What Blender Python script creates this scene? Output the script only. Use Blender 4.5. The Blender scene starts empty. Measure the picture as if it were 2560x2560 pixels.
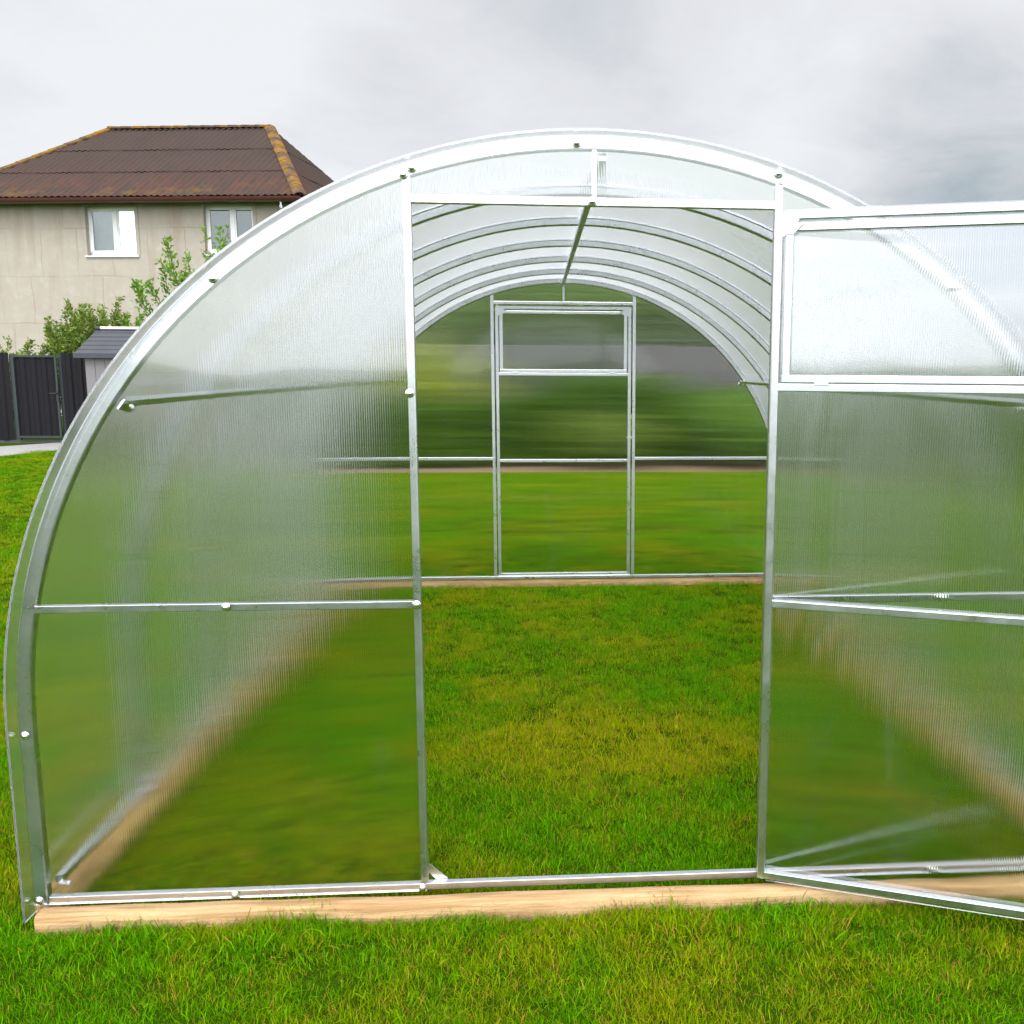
import bpy, bmesh, math, random
import numpy as np
from mathutils import Vector, Matrix

random.seed(7)
RNG = np.random.default_rng(11)
C = bpy.context.scene.collection
SC = bpy.context.scene
R = math.radians

# ------------------------------------------------------------------ camera
cam_d = bpy.data.cameras.new('camera')
cam = bpy.data.objects.new('camera', cam_d)
C.objects.link(cam)
_yaw, _pit, _rol = 0.0803267, -0.1483470, 0.0054319
fw = Vector((math.sin(_yaw) * math.cos(_pit), math.cos(_yaw) * math.cos(_pit), math.sin(_pit)))
rt = Vector((math.cos(_yaw), -math.sin(_yaw), 0))
up = rt.cross(fw)
rt2 = rt * math.cos(_rol) + up * math.sin(_rol)
up2 = up * math.cos(_rol) - rt * math.sin(_rol)
m = Matrix((rt2, up2, -fw)).transposed().to_4x4()
m.translation = Vector((-0.128806, -2.538613, 1.435473))
cam.matrix_world = m
cam_d.sensor_width = 36
cam_d.sensor_fit = 'HORIZONTAL'
cam_d.lens = 2427.2076 / 2560 * 36
cam_d.shift_x = -276.406 / 2560
cam_d.clip_start = 0.05
cam_d.clip_end = 3000
SC.camera = cam

# ------------------------------------------------------------------ world: overcast sky
SUN_EL, SUN_AZ = R(50), R(186)          # azimuth clockwise from +Y
world = bpy.data.worlds.new("World")
SC.world = world
world.use_nodes = True
nt = world.node_tree
nt.nodes.clear()


def N(tree, kind, **kw):
    n = tree.nodes.new(kind)
    for k, v in kw.items():
        setattr(n, k, v)
    return n


def mth(tree, op, a, b=None, c=None, clamp=False):
    n = tree.nodes.new('ShaderNodeMath')
    n.operation = op
    n.use_clamp = clamp
    for i, v in enumerate((a, b, c)):
        if v is None:
            continue
        if hasattr(v, 'links'):
            tree.links.new(v, n.inputs[i])
        else:
            n.inputs[i].default_value = v
    return n.outputs[0]


def vmth(tree, op, a, b=None):
    n = tree.nodes.new('ShaderNodeVectorMath')
    n.operation = op
    for i, v in enumerate((a, b)):
        if v is None:
            continue
        if hasattr(v, 'links'):
            tree.links.new(v, n.inputs[i])
        else:
            n.inputs[i].default_value = v
    return n.outputs['Value'] if op in ('DOT_PRODUCT', 'LENGTH') else n.outputs[0]


def maprange(tree, v, a, b, c, d, smooth=True):
    n = tree.nodes.new('ShaderNodeMapRange')
    n.interpolation_type = 'SMOOTHSTEP' if smooth else 'LINEAR'
    tree.links.new(v, n.inputs[0])
    for i, x in enumerate((a, b, c, d)):
        n.inputs[i + 1].default_value = x
    return n.outputs[0]


def mixrgb(tree, f, a, b, mode='MIX'):
    n = tree.nodes.new('ShaderNodeMix')
    n.data_type = 'RGBA'
    n.blend_type = mode
    for idx, v in ((0, f), (6, a), (7, b)):
        if hasattr(v, 'links'):
            tree.links.new(v, n.inputs[idx])
        else:
            n.inputs[idx].default_value = v
    return n.outputs[2]


def noise(tree, vec, scale, detail=4, rough=0.55, dist=0.0):
    n = tree.nodes.new('ShaderNodeTexNoise')
    n.inputs['Scale'].default_value = scale
    n.inputs['Detail'].default_value = detail
    n.inputs['Roughness'].default_value = rough
    n.inputs['Distortion'].default_value = dist
    if vec is not None:
        tree.links.new(vec, n.inputs['Vector'])
    return n.outputs['Fac']


tc = N(nt, 'ShaderNodeTexCoord')
dirn = tc.outputs['Generated']
sep = N(nt, 'ShaderNodeSeparateXYZ')
nt.links.new(dirn, sep.inputs[0])
zc = mth(nt, 'ADD', mth(nt, 'MAXIMUM', sep.outputs[2], 0.0), 0.22)
cx_ = mth(nt, 'DIVIDE', sep.outputs[0], zc)
cy_ = mth(nt, 'DIVIDE', sep.outputs[1], zc)
comb = N(nt, 'ShaderNodeCombineXYZ')
nt.links.new(cx_, comb.inputs[0])
nt.links.new(cy_, comb.inputs[1])
n1 = noise(nt, comb.outputs[0], 0.9, 7, 0.52, 0.35)
n2 = noise(nt, comb.outputs[0], 2.6, 6, 0.6, 0.5)


def blob(d, a, b):
    v = Vector(d).normalized()
    return maprange(nt, vmth(nt, 'DOT_PRODUCT', dirn, tuple(v)), math.cos(R(a)), math.cos(R(b)), 0, 1)


dens = mth(nt, 'ADD', mth(nt, 'MULTIPLY', n1, 0.75), mth(nt, 'MULTIPLY', n2, 0.35))
dens = mth(nt, 'ADD', dens, mth(nt, 'MULTIPLY', blob((0.42, 0.90, 0.155), 12, 1), 0.22))
dens = mth(nt, 'ADD', dens, mth(nt, 'MULTIPLY', blob((-0.03, 0.95, 0.335), 14, 3), 0.075))
dens = mth(nt, 'ADD', dens, mth(nt, 'MULTIPLY', blob((-0.50, 0.88, 0.40), 13, 3), 0.12))
dens = mth(nt, 'ADD', dens, mth(nt, 'MULTIPLY', blob((-0.32, 0.92, 0.2), 20, 4), -0.10))
ramp = N(nt, 'ShaderNodeValToRGB')
nt.links.new(dens, ramp.inputs[0])
el = ramp.color_ramp.elements
el[0].position, el[0].color = 0.45, (0.92, 0.935, 0.96, 1)
el[1].position, el[1].color = 0.88, (0.37, 0.45, 0.50, 1)
e = el.new(0.61)
e.color = (0.80, 0.81, 0.84, 1)
e = el.new(0.73)
e.color = (0.63, 0.665, 0.70, 1)
bright = maprange(nt, sep.outputs[2], 0.32, 0.95, 1.0, 1.9)
# thinner, brighter cloud round the hidden sun behind the viewer
bright = mth(nt, 'ADD', bright, mth(nt, 'MULTIPLY', blob((math.sin(SUN_AZ) * .75, math.cos(SUN_AZ) * .75, .66), 80, 8), 1.9))
bright = mth(nt, 'ADD', bright, maprange(nt, sep.outputs[1], 0.10, -0.6, 0.0, 1.5))
cloud = vmth(nt, 'SCALE', ramp.outputs[0])
nt.links.new(bright, cloud.node.inputs['Scale'])
sky = N(nt, 'ShaderNodeTexSky', sky_type='NISHITA')
sky.sun_disc = False
sky.sun_elevation = SUN_EL
sky.sun_rotation = SUN_AZ
bg_sky = N(nt, 'ShaderNodeBackground')
bg_sky.inputs[1].default_value = 0.08
nt.links.new(sky.outputs[0], bg_sky.inputs[0])
bg_cl = N(nt, 'ShaderNodeBackground')
nt.links.new(cloud, bg_cl.inputs[0])
bg_cl.inputs[1].default_value = 1.0
mx = N(nt, 'ShaderNodeMixShader')
mx.inputs[0].default_value = 0.93
nt.links.new(bg_sky.outputs[0], mx.inputs[1])
nt.links.new(bg_cl.outputs[0], mx.inputs[2])
wo = N(nt, 'ShaderNodeOutputWorld')
nt.links.new(mx.outputs[0], wo.inputs[0])

sun_d = bpy.data.lights.new('sun', 'SUN')
sun_d.energy = 1.2
sun_d.angle = R(25)
sun_d.color = (1.0, 0.96, 0.90)
sun = bpy.data.objects.new('sun', sun_d)
C.objects.link(sun)
sdir = Vector((math.sin(SUN_AZ) * math.cos(SUN_EL), math.cos(SUN_AZ) * math.cos(SUN_EL), math.sin(SUN_EL)))
sun.rotation_euler = sdir.to_track_quat('Z', 'Y').to_euler()
sun.location = sdir * 30

SC.view_settings.view_transform = 'Standard'
SC.view_settings.look = 'None'
SC.view_settings.exposure = 0.0
SC.view_settings.gamma = 1.0
SC.view_settings.use_curve_mapping = False
SC.cycles.use_denoising = True
SC.cycles.max_bounces = 16
SC.cycles.transmission_bounces = 14
SC.cycles.transparent_max_bounces = 12
SC.cycles.sample_clamp_indirect = 6

# ------------------------------------------------------------------ materials


def new_mat(name):
    mt = bpy.data.materials.new(name)
    mt.use_nodes = True
    t = mt.node_tree
    t.nodes.clear()
    out = t.nodes.new('ShaderNodeOutputMaterial')
    return mt, t, out


def principled(t, out, color, rough=0.6, metal=0.0, spec=0.5, bump=None, bstr=0.2, bdist=0.01):
    b = t.nodes.new('ShaderNodeBsdfPrincipled')
    if hasattr(color, 'links'):
        t.links.new(color, b.inputs['Base Color'])
    else:
        b.inputs['Base Color'].default_value = (*color, 1)
    if hasattr(rough, 'links'):
        t.links.new(rough, b.inputs['Roughness'])
    else:
        b.inputs['Roughness'].default_value = rough
    b.inputs['Metallic'].default_value = metal
    b.inputs['Specular IOR Level'].default_value = spec
    if bump is not None:
        bn = t.nodes.new('ShaderNodeBump')
        bn.inputs['Strength'].default_value = bstr
        bn.inputs['Distance'].default_value = bdist
        t.links.new(bump, bn.inputs['Height'])
        t.links.new(bn.outputs[0], b.inputs['Normal'])
    t.links.new(b.outputs[0], out.inputs[0])
    return b


def objco(t, scale=(1, 1, 1)):
    c = t.nodes.new('ShaderNodeTexCoord')
    mp = t.nodes.new('ShaderNodeMapping')
    mp.inputs['Scale'].default_value = scale
    t.links.new(c.outputs['Object'], mp.inputs['Vector'])
    return mp.outputs[0]


def simple(name, color, rough=0.6, metal=0.0, var=0.15, scale=3.0, spec=0.5, bstr=0.1):
    mt, t, out = new_mat(name)
    f = noise(t, objco(t), scale, 5, 0.6)
    a = tuple(x * (1 - var) for x in color)
    b = tuple(min(1, x * (1 + var)) for x in color)
    principled(t, out, mixrgb(t, f, (*a, 1), (*b, 1)), rough, metal, spec, f, bstr)
    return mt


# galvanised steel
mt, t, out = new_mat('galvanised_steel')
v = t.nodes.new('ShaderNodeTexVoronoi')
v.inputs['Scale'].default_value = 90
t.links.new(objco(t), v.inputs['Vector'])
f2 = noise(t, objco(t), 14, 5, 0.6)
bw = t.nodes.new('ShaderNodeRGBToBW')
t.links.new(v.outputs['Color'], bw.inputs[0])
col = mixrgb(t, bw.outputs[0], (0.58, 0.605, 0.64, 1), (0.65, 0.675, 0.71, 1))
principled(t, out, col, maprange(t, f2, 0.3, 0.7, 0.25, 0.36, False), 1.0, 0.5)
STEEL = mt
BOLT = simple('zinc_bolt', (0.78, 0.80, 0.80), 0.22, 1.0, 0.05, 40)


def poly_mat(name, axis, haze_n, haze_g, amp=0.25, refl=0.062, cap=0.55, period=0.0058):
    """twin-wall polycarbonate: each flute is a small cylindrical lens"""
    mt, t, out = new_mat(name)
    co = t.nodes.new('ShaderNodeTexCoord').outputs['Object']
    sx = t.nodes.new('ShaderNodeSeparateXYZ')
    t.links.new(co, sx.inputs[0])
    x = sx.outputs[axis]
    saw = mth(t, 'SUBTRACT', mth(t, 'MULTIPLY', mth(t, 'FRACT', mth(t, 'DIVIDE', mth(t, 'ADD', x, 10.0), period)), 2.0), 1.0)
    rib = t.nodes.new('ShaderNodeTexWhiteNoise')
    rib.noise_dimensions = '1D'
    t.links.new(mth(t, 'FLOOR', mth(t, 'DIVIDE', mth(t, 'ADD', x, 10.0), period)), rib.inputs['W'])
    saw = mth(t, 'ADD', saw, mth(t, 'MULTIPLY', mth(t, 'SUBTRACT', rib.outputs['Value'], 0.5), 0.22))
    wn = t.nodes.new('ShaderNodeTexWhiteNoise')
    wn.noise_dimensions = '3D'
    t.links.new(vmth(t, 'SCALE', co), wn.inputs['Vector'])
    wn.inputs['Vector'].links[0].from_node.inputs['Scale'].default_value = 517.31
    jit = mth(t, 'MULTIPLY', mth(t, 'SUBTRACT', wn.outputs['Value'], 0.5), 0.8 * amp)
    g = t.nodes.new('ShaderNodeNewGeometry')
    sgn = mth(t, 'SUBTRACT', 1.0, mth(t, 'MULTIPLY', g.outputs['Backfacing'], 2.0))
    tilt = mth(t, 'MULTIPLY', mth(t, 'ADD', mth(t, 'MULTIPLY', saw, amp), jit), sgn)
    vt = t.nodes.new('ShaderNodeVectorTransform')
    vt.vector_type = 'VECTOR'
    vt.convert_from, vt.convert_to = 'OBJECT', 'WORLD'
    vt.inputs[0].default_value = (1, 0, 0) if axis == 0 else (0, 1, 0)
    sc = vmth(t, 'SCALE', vt.outputs[0])
    t.links.new(tilt, sc.node.inputs['Scale'])
    # gentle large-scale waviness of the sheet
    wv = t.nodes.new('ShaderNodeTexNoise')
    wv.inputs['Scale'].default_value = 2.2
    wv.inputs['Detail'].default_value = 1.0
    t.links.new(co, wv.inputs['Vector'])
    wav = vmth(t, 'SCALE', vmth(t, 'SUBTRACT', wv.outputs['Color'], (0.5, 0.5, 0.5)))
    wav.node.inputs['Scale'].default_value = 0.022
    nn = vmth(t, 'NORMALIZE', vmth(t, 'ADD', vmth(t, 'ADD', g.outputs['Normal'], sc), wav))
    gl = t.nodes.new('ShaderNodeBsdfGlass')
    gl.inputs['IOR'].default_value = 1.2
    gl.inputs['Roughness'].default_value = 0.0
    gl.inputs['Color'].default_value = (0.995, 0.998, 0.996, 1)
    t.links.new(nn, gl.inputs['Normal'])
    tr = t.nodes.new('ShaderNodeBsdfTranslucent')
    tr.inputs[0].default_value = (0.92, 0.94, 0.985, 1)
    df = t.nodes.new('ShaderNodeBsdfDiffuse')
    df.inputs[0].default_value = (0.92, 0.94, 0.985, 1)
    hz = t.nodes.new('ShaderNodeMixShader')
    hz.inputs[0].default_value = 0.7
    t.links.new(df.outputs[0], hz.inputs[1])
    t.links.new(tr.outputs[0], hz.inputs[2])
    lw = t.nodes.new('ShaderNodeLayerWeight')
    lw.inputs['Blend'].default_value = 0.5
    web = mth(t, 'MULTIPLY', mth(t, 'LESS_THAN', mth(t, 'ABSOLUTE', saw), 0.12), 0.004)
    fac = mth(t, 'ADD', mth(t, 'ADD', haze_n, web),
              mth(t, 'MULTIPLY', mth(t, 'POWER', lw.outputs['Facing'], 7.0), haze_g), clamp=True)
    smp = t.nodes.new('ShaderNodeMapping')
    smp.inputs['Scale'].default_value = (1.0, 1.0, 0.25)
    t.links.new(co, smp.inputs['Vector'])
    smud = maprange(t, noise(t, smp.outputs[0], 5.0, 5, 0.65, 0.8), 0.58, 0.82, 0.0, 0.02)
    fac = mth(t, 'ADD', fac, smud, clamp=True)
    mxs = t.nodes.new('ShaderNodeMixShader')
    t.links.new(fac, mxs.inputs[0])
    gs = t.nodes.new('ShaderNodeBsdfGlossy')
    gs.inputs['Roughness'].default_value = 0.06
    gs.inputs[0].default_value = (0.93, 0.96, 1.0, 1)
    t.links.new(vmth(t, 'NORMALIZE', vmth(t, 'ADD', g.outputs['Normal'], wav)), gs.inputs['Normal'])
    fz = t.nodes.new('ShaderNodeFresnel')
    fz.inputs[0].default_value = 1.5
    fres = mth(t, 'MINIMUM', mth(t, 'ADD', fz.outputs[0], refl), cap)
    fres = mth(t, 'MULTIPLY', fres, mth(t, 'SUBTRACT', 1.0, g.outputs['Backfacing']))
    mg = t.nodes.new('ShaderNodeMixShader')
    t.links.new(fres, mg.inputs[0])
    t.links.new(gl.outputs[0], mg.inputs[1])
    t.links.new(gs.outputs[0], mg.inputs[2])
    t.links.new(mg.outputs[0], mxs.inputs[1])
    t.links.new(hz.outputs[0], mxs.inputs[2])
    t.links.new(mxs.outputs[0], out.inputs[0])
    return mt


POLY = poly_mat('polycarbonate_wall', 0, 0.0012, 0.3, 0.22)
POLY_ROOF = poly_mat('polycarbonate_roof', 1, 0.002, 1.1, 0.10, 0.0, 0.13)
POLY_BACK = poly_mat('polycarbonate_back_wall', 0, 0.0012, 0.3, 0.22, -0.015, 0.5)

# pine timber
GZ_BEAM = -0.060
mt, t, out = new_mat('pine_timber')
co = objco(t, (1, 1, 1))
grain = noise(t, objco(t, (1.2, 26, 26)), 3.0, 5, 0.65, 0.6)
fuzz = noise(t, objco(t, (14, 40, 40)), 6.0, 4, 0.7)
ctmp = mixrgb(t, maprange(t, grain, .35, .66, 0, 1), (0.53, 0.35, 0.175, 1), (0.33, 0.19, 0.08, 1))
ctmp = mixrgb(t, mth(t, 'MULTIPLY', maprange(t, fuzz, 0.48, 0.70, 0, 1), 0.5), ctmp, (0.33, 0.21, 0.11, 1))
ctmp = mixrgb(t, mth(t, 'MULTIPLY', maprange(t, noise(t, co, 2.2, 3), 0.45, 0.7, 0, 1), 0.5), ctmp, (0.56, 0.39, 0.21, 1))
vk = t.nodes.new('ShaderNodeTexVoronoi')
vk.inputs['Scale'].default_value = 4.2
t.links.new(objco(t, (1.0, 2.2, 2.2)), vk.inputs['Vector'])
knot = maprange(t, vk.outputs['Distance'], 0.035, 0.085, 0.75, 0.0)
ctmp = mixrgb(t, knot, ctmp, (0.20, 0.10, 0.045, 1))
spz = t.nodes.new('ShaderNodeSeparateXYZ')
t.links.new(co, spz.inputs[0])
soil = mth(t, 'MULTIPLY', maprange(t, spz.outputs[2], GZ_BEAM + .012, GZ_BEAM + .045, 1, 0), maprange(t, noise(t, co, 18, 5, .7), .42, .62, 0, .8))
ctmp = mixrgb(t, soil, ctmp, (0.24, 0.16, 0.085, 1))
principled(t, out, ctmp, 0.75, 0, 0.3, mth(t, 'ADD', grain, fuzz), 0.6, 0.005)
PINE = mt
mt2 = mt.copy()
mt2.name = 'pine_timber_side'
for nd in mt2.node_tree.nodes:
    if nd.type == 'MAPPING' and nd.inputs['Scale'].default_value[0] != nd.inputs['Scale'].default_value[1]:
        s = nd.inputs['Scale'].default_value
        nd.inputs['Scale'].default_value = (s[1], s[0], s[2])
PINE_Y = mt2
for nd in mt2.node_tree.nodes:          # the side beams are a yellower board
    if nd.type == 'MIX':
        for k_ in (6, 7):
            c_ = nd.inputs[k_].default_value
            if not nd.inputs[k_].is_linked and c_[0] > .35:
                nd.inputs[k_].default_value = (c_[0] * 1.28, c_[1] * 1.24, c_[2] * .95, 1)

# lawn soil sheet
mt, t, out = new_mat('lawn_ground')
pos = t.nodes.new('ShaderNodeNewGeometry').outputs['Position']
a = noise(t, pos, 0.8, 4, 0.6)
b_ = noise(t, pos, 30, 6, 0.7)
c1 = mixrgb(t, a, (0.034, 0.095, 0.002, 1), (0.060, 0.110, 0.003, 1))
c1 = mixrgb(t, b_, c1, (0.026, 0.045, 0.003, 1))
principled(t, out, c1, 1.0, 0, 0.0, b_, 0.8, 0.03)
LAWN = mt

# grass blades
mt, t, out = new_mat('grass_blade')
pos = t.nodes.new('ShaderNodeNewGeometry').outputs['Position']
tone = t.nodes.new('ShaderNodeAttribute')
tone.attribute_name = 'tone'
tone = tone.outputs['Fac']
oi = t.nodes.new('ShaderNodeObjectInfo').outputs['Random']
patch = noise(t, pos, 1.1, 3, 0.6, 0.4)
patch2 = noise(t, pos, 4.5, 3, 0.6)
g1 = mixrgb(t, tone, (0.028, 0.122, 0.0006, 1), (0.195, 0.52, 0.0015, 1))
g2 = mixrgb(t, tone, (0.145, 0.235, 0.0006, 1), (0.53, 0.545, 0.002, 1))
wp = t.nodes.new('ShaderNodeMapping')
wp.vector_type = 'TEXTURE'
wp.inputs['Location'].default_value = (0.12, 1.15, 0)
wp.inputs['Scale'].default_value = (1.0, 0.55, 1)
t.links.new(pos, wp.inputs['Vector'])
warm = maprange(t, vmth(t, 'LENGTH', wp.outputs[0]), 0.1, 1.0, 0.24, 0.0)
psum = mth(t, 'ADD', mth(t, 'MULTIPLY', patch, 0.75), mth(t, 'MULTIPLY', patch2, 0.35))
pf = maprange(t, mth(t, 'ADD', psum, warm), 0.45, 0.74, 0, 1)
gc = mixrgb(t, pf, g1, g2)
dry = mth(t, 'GREATER_THAN', mth(t, 'ADD', tone, mth(t, 'MULTIPLY', pf, 0.06)), 0.935)
gc = mixrgb(t, dry, gc, (0.52, 0.27, 0.045, 1))
gc = mixrgb(t, mth(t, 'MULTIPLY', oi, 0.35), gc, (0.05, 0.17, 0.001, 1))
df = t.nodes.new('ShaderNodeBsdfPrincipled')
t.links.new(gc, df.inputs['Base Color'])
df.inputs['Roughness'].default_value = 0.5
df.inputs['Specular IOR Level'].default_value = 0.04
tr = t.nodes.new('ShaderNodeBsdfTranslucent')
t.links.new(gc, tr.inputs[0])
mxs = t.nodes.new('ShaderNodeMixShader')
mxs.inputs[0].default_value = 0.35
t.links.new(df.outputs[0], mxs.inputs[1])
t.links.new(tr.outputs[0], mxs.inputs[2])
t.links.new(mxs.outputs[0], out.inputs[0])
GRASS = mt


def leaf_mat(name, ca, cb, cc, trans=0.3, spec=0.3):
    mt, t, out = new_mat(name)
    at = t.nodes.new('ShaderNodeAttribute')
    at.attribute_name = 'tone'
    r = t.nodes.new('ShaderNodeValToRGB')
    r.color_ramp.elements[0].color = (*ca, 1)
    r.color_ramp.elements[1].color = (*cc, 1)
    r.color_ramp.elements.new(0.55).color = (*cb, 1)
    t.links.new(at.outputs['Fac'], r.inputs[0])
    df = t.nodes.new('ShaderNodeBsdfPrincipled')
    t.links.new(r.outputs[0], df.inputs['Base Color'])
    df.inputs['Roughness'].default_value = 0.5
    df.inputs['Specular IOR Level'].default_value = spec
    tr = t.nodes.new('ShaderNodeBsdfTranslucent')
    t.links.new(r.outputs[0], tr.inputs[0])
    mxs = t.nodes.new('ShaderNodeMixShader')
    mxs.inputs[0].default_value = trans
    t.links.new(df.outputs[0], mxs.inputs[1])
    t.links.new(tr.outputs[0], mxs.inputs[2])
    t.links.new(mxs.outputs[0], out.inputs[0])
    return mt


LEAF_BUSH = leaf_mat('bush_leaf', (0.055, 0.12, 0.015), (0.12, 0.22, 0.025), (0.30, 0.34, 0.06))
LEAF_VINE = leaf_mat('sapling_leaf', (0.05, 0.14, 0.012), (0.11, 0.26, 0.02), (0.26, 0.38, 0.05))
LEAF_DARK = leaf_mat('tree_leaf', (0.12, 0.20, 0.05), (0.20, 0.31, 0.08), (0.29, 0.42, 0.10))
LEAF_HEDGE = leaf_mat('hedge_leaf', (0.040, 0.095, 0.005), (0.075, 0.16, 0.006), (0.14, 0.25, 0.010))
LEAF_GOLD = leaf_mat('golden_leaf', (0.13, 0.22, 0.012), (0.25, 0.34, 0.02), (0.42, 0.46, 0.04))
BARK = simple('bark', (0.10, 0.075, 0.055), 0.9, 0, 0.4, 12, 0.2, 0.6)
TWIG = simple('twig', (0.16, 0.10, 0.06), 0.8, 0, 0.3, 20, 0.2, 0.2)
SOIL = simple('bed_soil', (0.19, 0.125, 0.09), 0.95, 0, 0.45, 9, 0.1, 0.8)
GRAVEL = simple('grey_gravel', (0.30, 0.295, 0.29), 0.95, 0, 0.35, 26, 0.1, 0.9)

# ------------------------------------------------------------------ mesh helpers


class MB:
    def __init__(s):
        s.v, s.f = [], []

    def add(s, vs, fs):
        o = len(s.v)
        s.v += [tuple(p) for p in vs]
        s.f += [tuple(i + o for i in q) for q in fs]
        return s

    def box(s, x0, x1, y0, y1, z0, z1):
        vs = [(x, y, z) for z in (z0, z1) for y in (y0, y1) for x in (x0, x1)]
        return s.add(vs, [(0, 2, 3, 1), (4, 5, 7, 6), (0, 1, 5, 4), (2, 6, 7, 3), (0, 4, 6, 2), (1, 3, 7, 5)])

    def loft(s, rings, closed=True, caps=True):
        n = len(rings[0])
        vs = [p for r in rings for p in r]
        fs = []
        for i in range(len(rings) - 1):
            for j in range(n if closed else n - 1):
                k = (j + 1) % n
                fs.append((i * n + j, i * n + k, (i + 1) * n + k, (i + 1) * n + j))
        if caps and closed:
            fs.append(tuple(range(n))[::-1])
            fs.append(tuple((len(rings) - 1) * n + j for j in range(n)))
        return s.add(vs, fs)

    def bar(s, p0, p1, w, h, upv=(0, 0, 1), ch=0.0018):
        """rounded rectangular tube from p0 to p1; w sideways, h along upv"""
        p0, p1 = Vector(p0), Vector(p1)
        d = (p1 - p0).normalized()
        u = Vector(upv)
        u = (u - d * u.dot(d)).normalized()
        q = d.cross(u)
        a, b = w / 2, h / 2
        k = ch * 0.3
        prof = [(a - ch, b), (-a + ch, b), (-a + k, b - k), (-a, b - ch), (-a, -b + ch), (-a + k, -b + k), (-a + ch, -b),
                (a - ch, -b), (a - k, -b + k), (a, -b + ch), (a, b - ch), (a - k, b - k)]
        return s.loft([[p + q * x + u * z for x, z in prof] for p in (p0, p1)])

    def tube(s, pts, rad, n=8):
        pts = [Vector(p) for p in pts]
        if not hasattr(rad, '__len__'):
            rad = [rad] * len(pts)
        rings = []
        for i, p in enumerate(pts):
            d = (pts[min(i + 1, len(pts) - 1)] - pts[max(i - 1, 0)]).normalized()
            u = Vector((0, 0, 1)) if abs(d.z) < 0.9 else Vector((1, 0, 0))
            u = (u - d * u.dot(d)).normalized()
            q = d.cross(u)
            rings.append([p + (u * math.cos(2 * math.pi * j / n) + q * math.sin(2 * math.pi * j / n)) * rad[i] for j in range(n)])
        return s.loft(rings)

    def prism_y(s, poly, y0, y1):
        n = len(poly)
        vs = [(x, y0, z) for x, z in poly] + [(x, y1, z) for x, z in poly]
        fs = [tuple(range(n)), tuple(range(2 * n - 1, n - 1, -1))]
        fs += [(i, i + n, (i + 1) % n + n, (i + 1) % n) for i in range(n)]
        return s.add(vs, fs)

    def dome(s, c, r, h, axis=(0, -1, 0), n=14, m_=5):
        c, ax = Vector(c), Vector(axis).normalized()
        u = Vector((0, 0, 1)) if abs(ax.z) < 0.9 else Vector((1, 0, 0))
        q = ax.cross(u)
        rings = []
        for i in range(m_):
            a = i / m_ * math.pi / 2
            rings.append([c + (u * math.cos(2 * math.pi * j / n) + q * math.sin(2 * math.pi * j / n)) * r * math.cos(a) + ax * h * math.sin(a) for j in range(n)])
        s.loft(rings, True, False)
        o = len(s.v) - n
        s.v.append(tuple(c + ax * h))
        s.f += [(o + j, o + (j + 1) % n, o + n) for j in range(n)]
        return s

    def build(s, name, mat, parent=None, smooth=False, recalc=True):
        me = bpy.data.meshes.new(name)
        me.from_pydata(s.v, [], s.f)
        if recalc:
            bm = bmesh.new()
            bm.from_mesh(me)
            bmesh.ops.recalc_face_normals(bm, faces=bm.faces)
            bm.to_mesh(me)
            bm.free()
        me.materials.append(mat)
        if smooth:
            me.polygons.foreach_set('use_smooth', [True] * len(me.polygons))
            try:
                me.set_sharp_from_angle(angle=R(16 if mat.name.startswith('galv') else 55))
            except Exception:
                pass
        o = bpy.data.objects.new(name, me)
        C.objects.link(o)
        if parent:
            o.parent = parent
        return o


def tag(o, label=None, cat=None, group=None, kind=None):
    for k, v_ in (('label', label), ('category', cat), ('group', group), ('kind', kind)):
        if v_:
            o[k] = v_
    return o


def thing(name, label, cat, loc=(0, 0, 0), rz=0.0, group=None):
    o = bpy.data.objects.new(name, None)
    o.empty_display_size = 0.2
    C.objects.link(o)
    o.location = loc
    o.rotation_euler = (0, 0, rz)
    return tag(o, label, cat, group)


def quads_mesh(name, quads, tone, mat, parent=None, tris=False):
    """quads: (n,4,3) numpy; tone: (n,)"""
    n, k = quads.shape[0], quads.shape[1]
    me = bpy.data.meshes.new(name)
    me.vertices.add(n * k)
    me.vertices.foreach_set('co', quads.reshape(-1).astype(np.float32))
    me.loops.add(n * k)
    me.loops.foreach_set('vertex_index', np.arange(n * k, dtype=np.int32))
    me.polygons.add(n)
    me.polygons.foreach_set('loop_start', np.arange(0, n * k, k, dtype=np.int32))
    at = me.attributes.new('tone', 'FLOAT', 'POINT')
    at.data.foreach_set('value', np.repeat(tone, k).astype(np.float32))
    me.update(calc_edges=True)
    me.validate()
    me.materials.append(mat)
    o = bpy.data.objects.new(name, me)
    C.objects.link(o)
    if parent:
        o.parent = parent
    return o


# ------------------------------------------------------------------ ground
GZ = -0.060
mb = MB()
S = 400
mb.add([(-S, -S, GZ), (S, -S, GZ), (S, S, GZ), (-S, S, GZ)], [(0, 1, 2, 3)])
lawn = mb.build('lawn', LAWN)
tag(lawn, kind='structure', label='green mown lawn around and inside the greenhouse', cat='lawn')
mb = MB()
mb.add([(-4.2, 11.27, GZ + .004), (14, 11.18, GZ + .004), (14, 13.2, GZ + .004), (-4.2, 13.2, GZ + .004)], [(0, 1, 2, 3)])
bed = mb.build('flower_bed', SOIL)
bed.location.x = 0
tag(bed, kind='structure', label='strip of bare brown soil along the far edge of the lawn', cat='flower bed')
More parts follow.
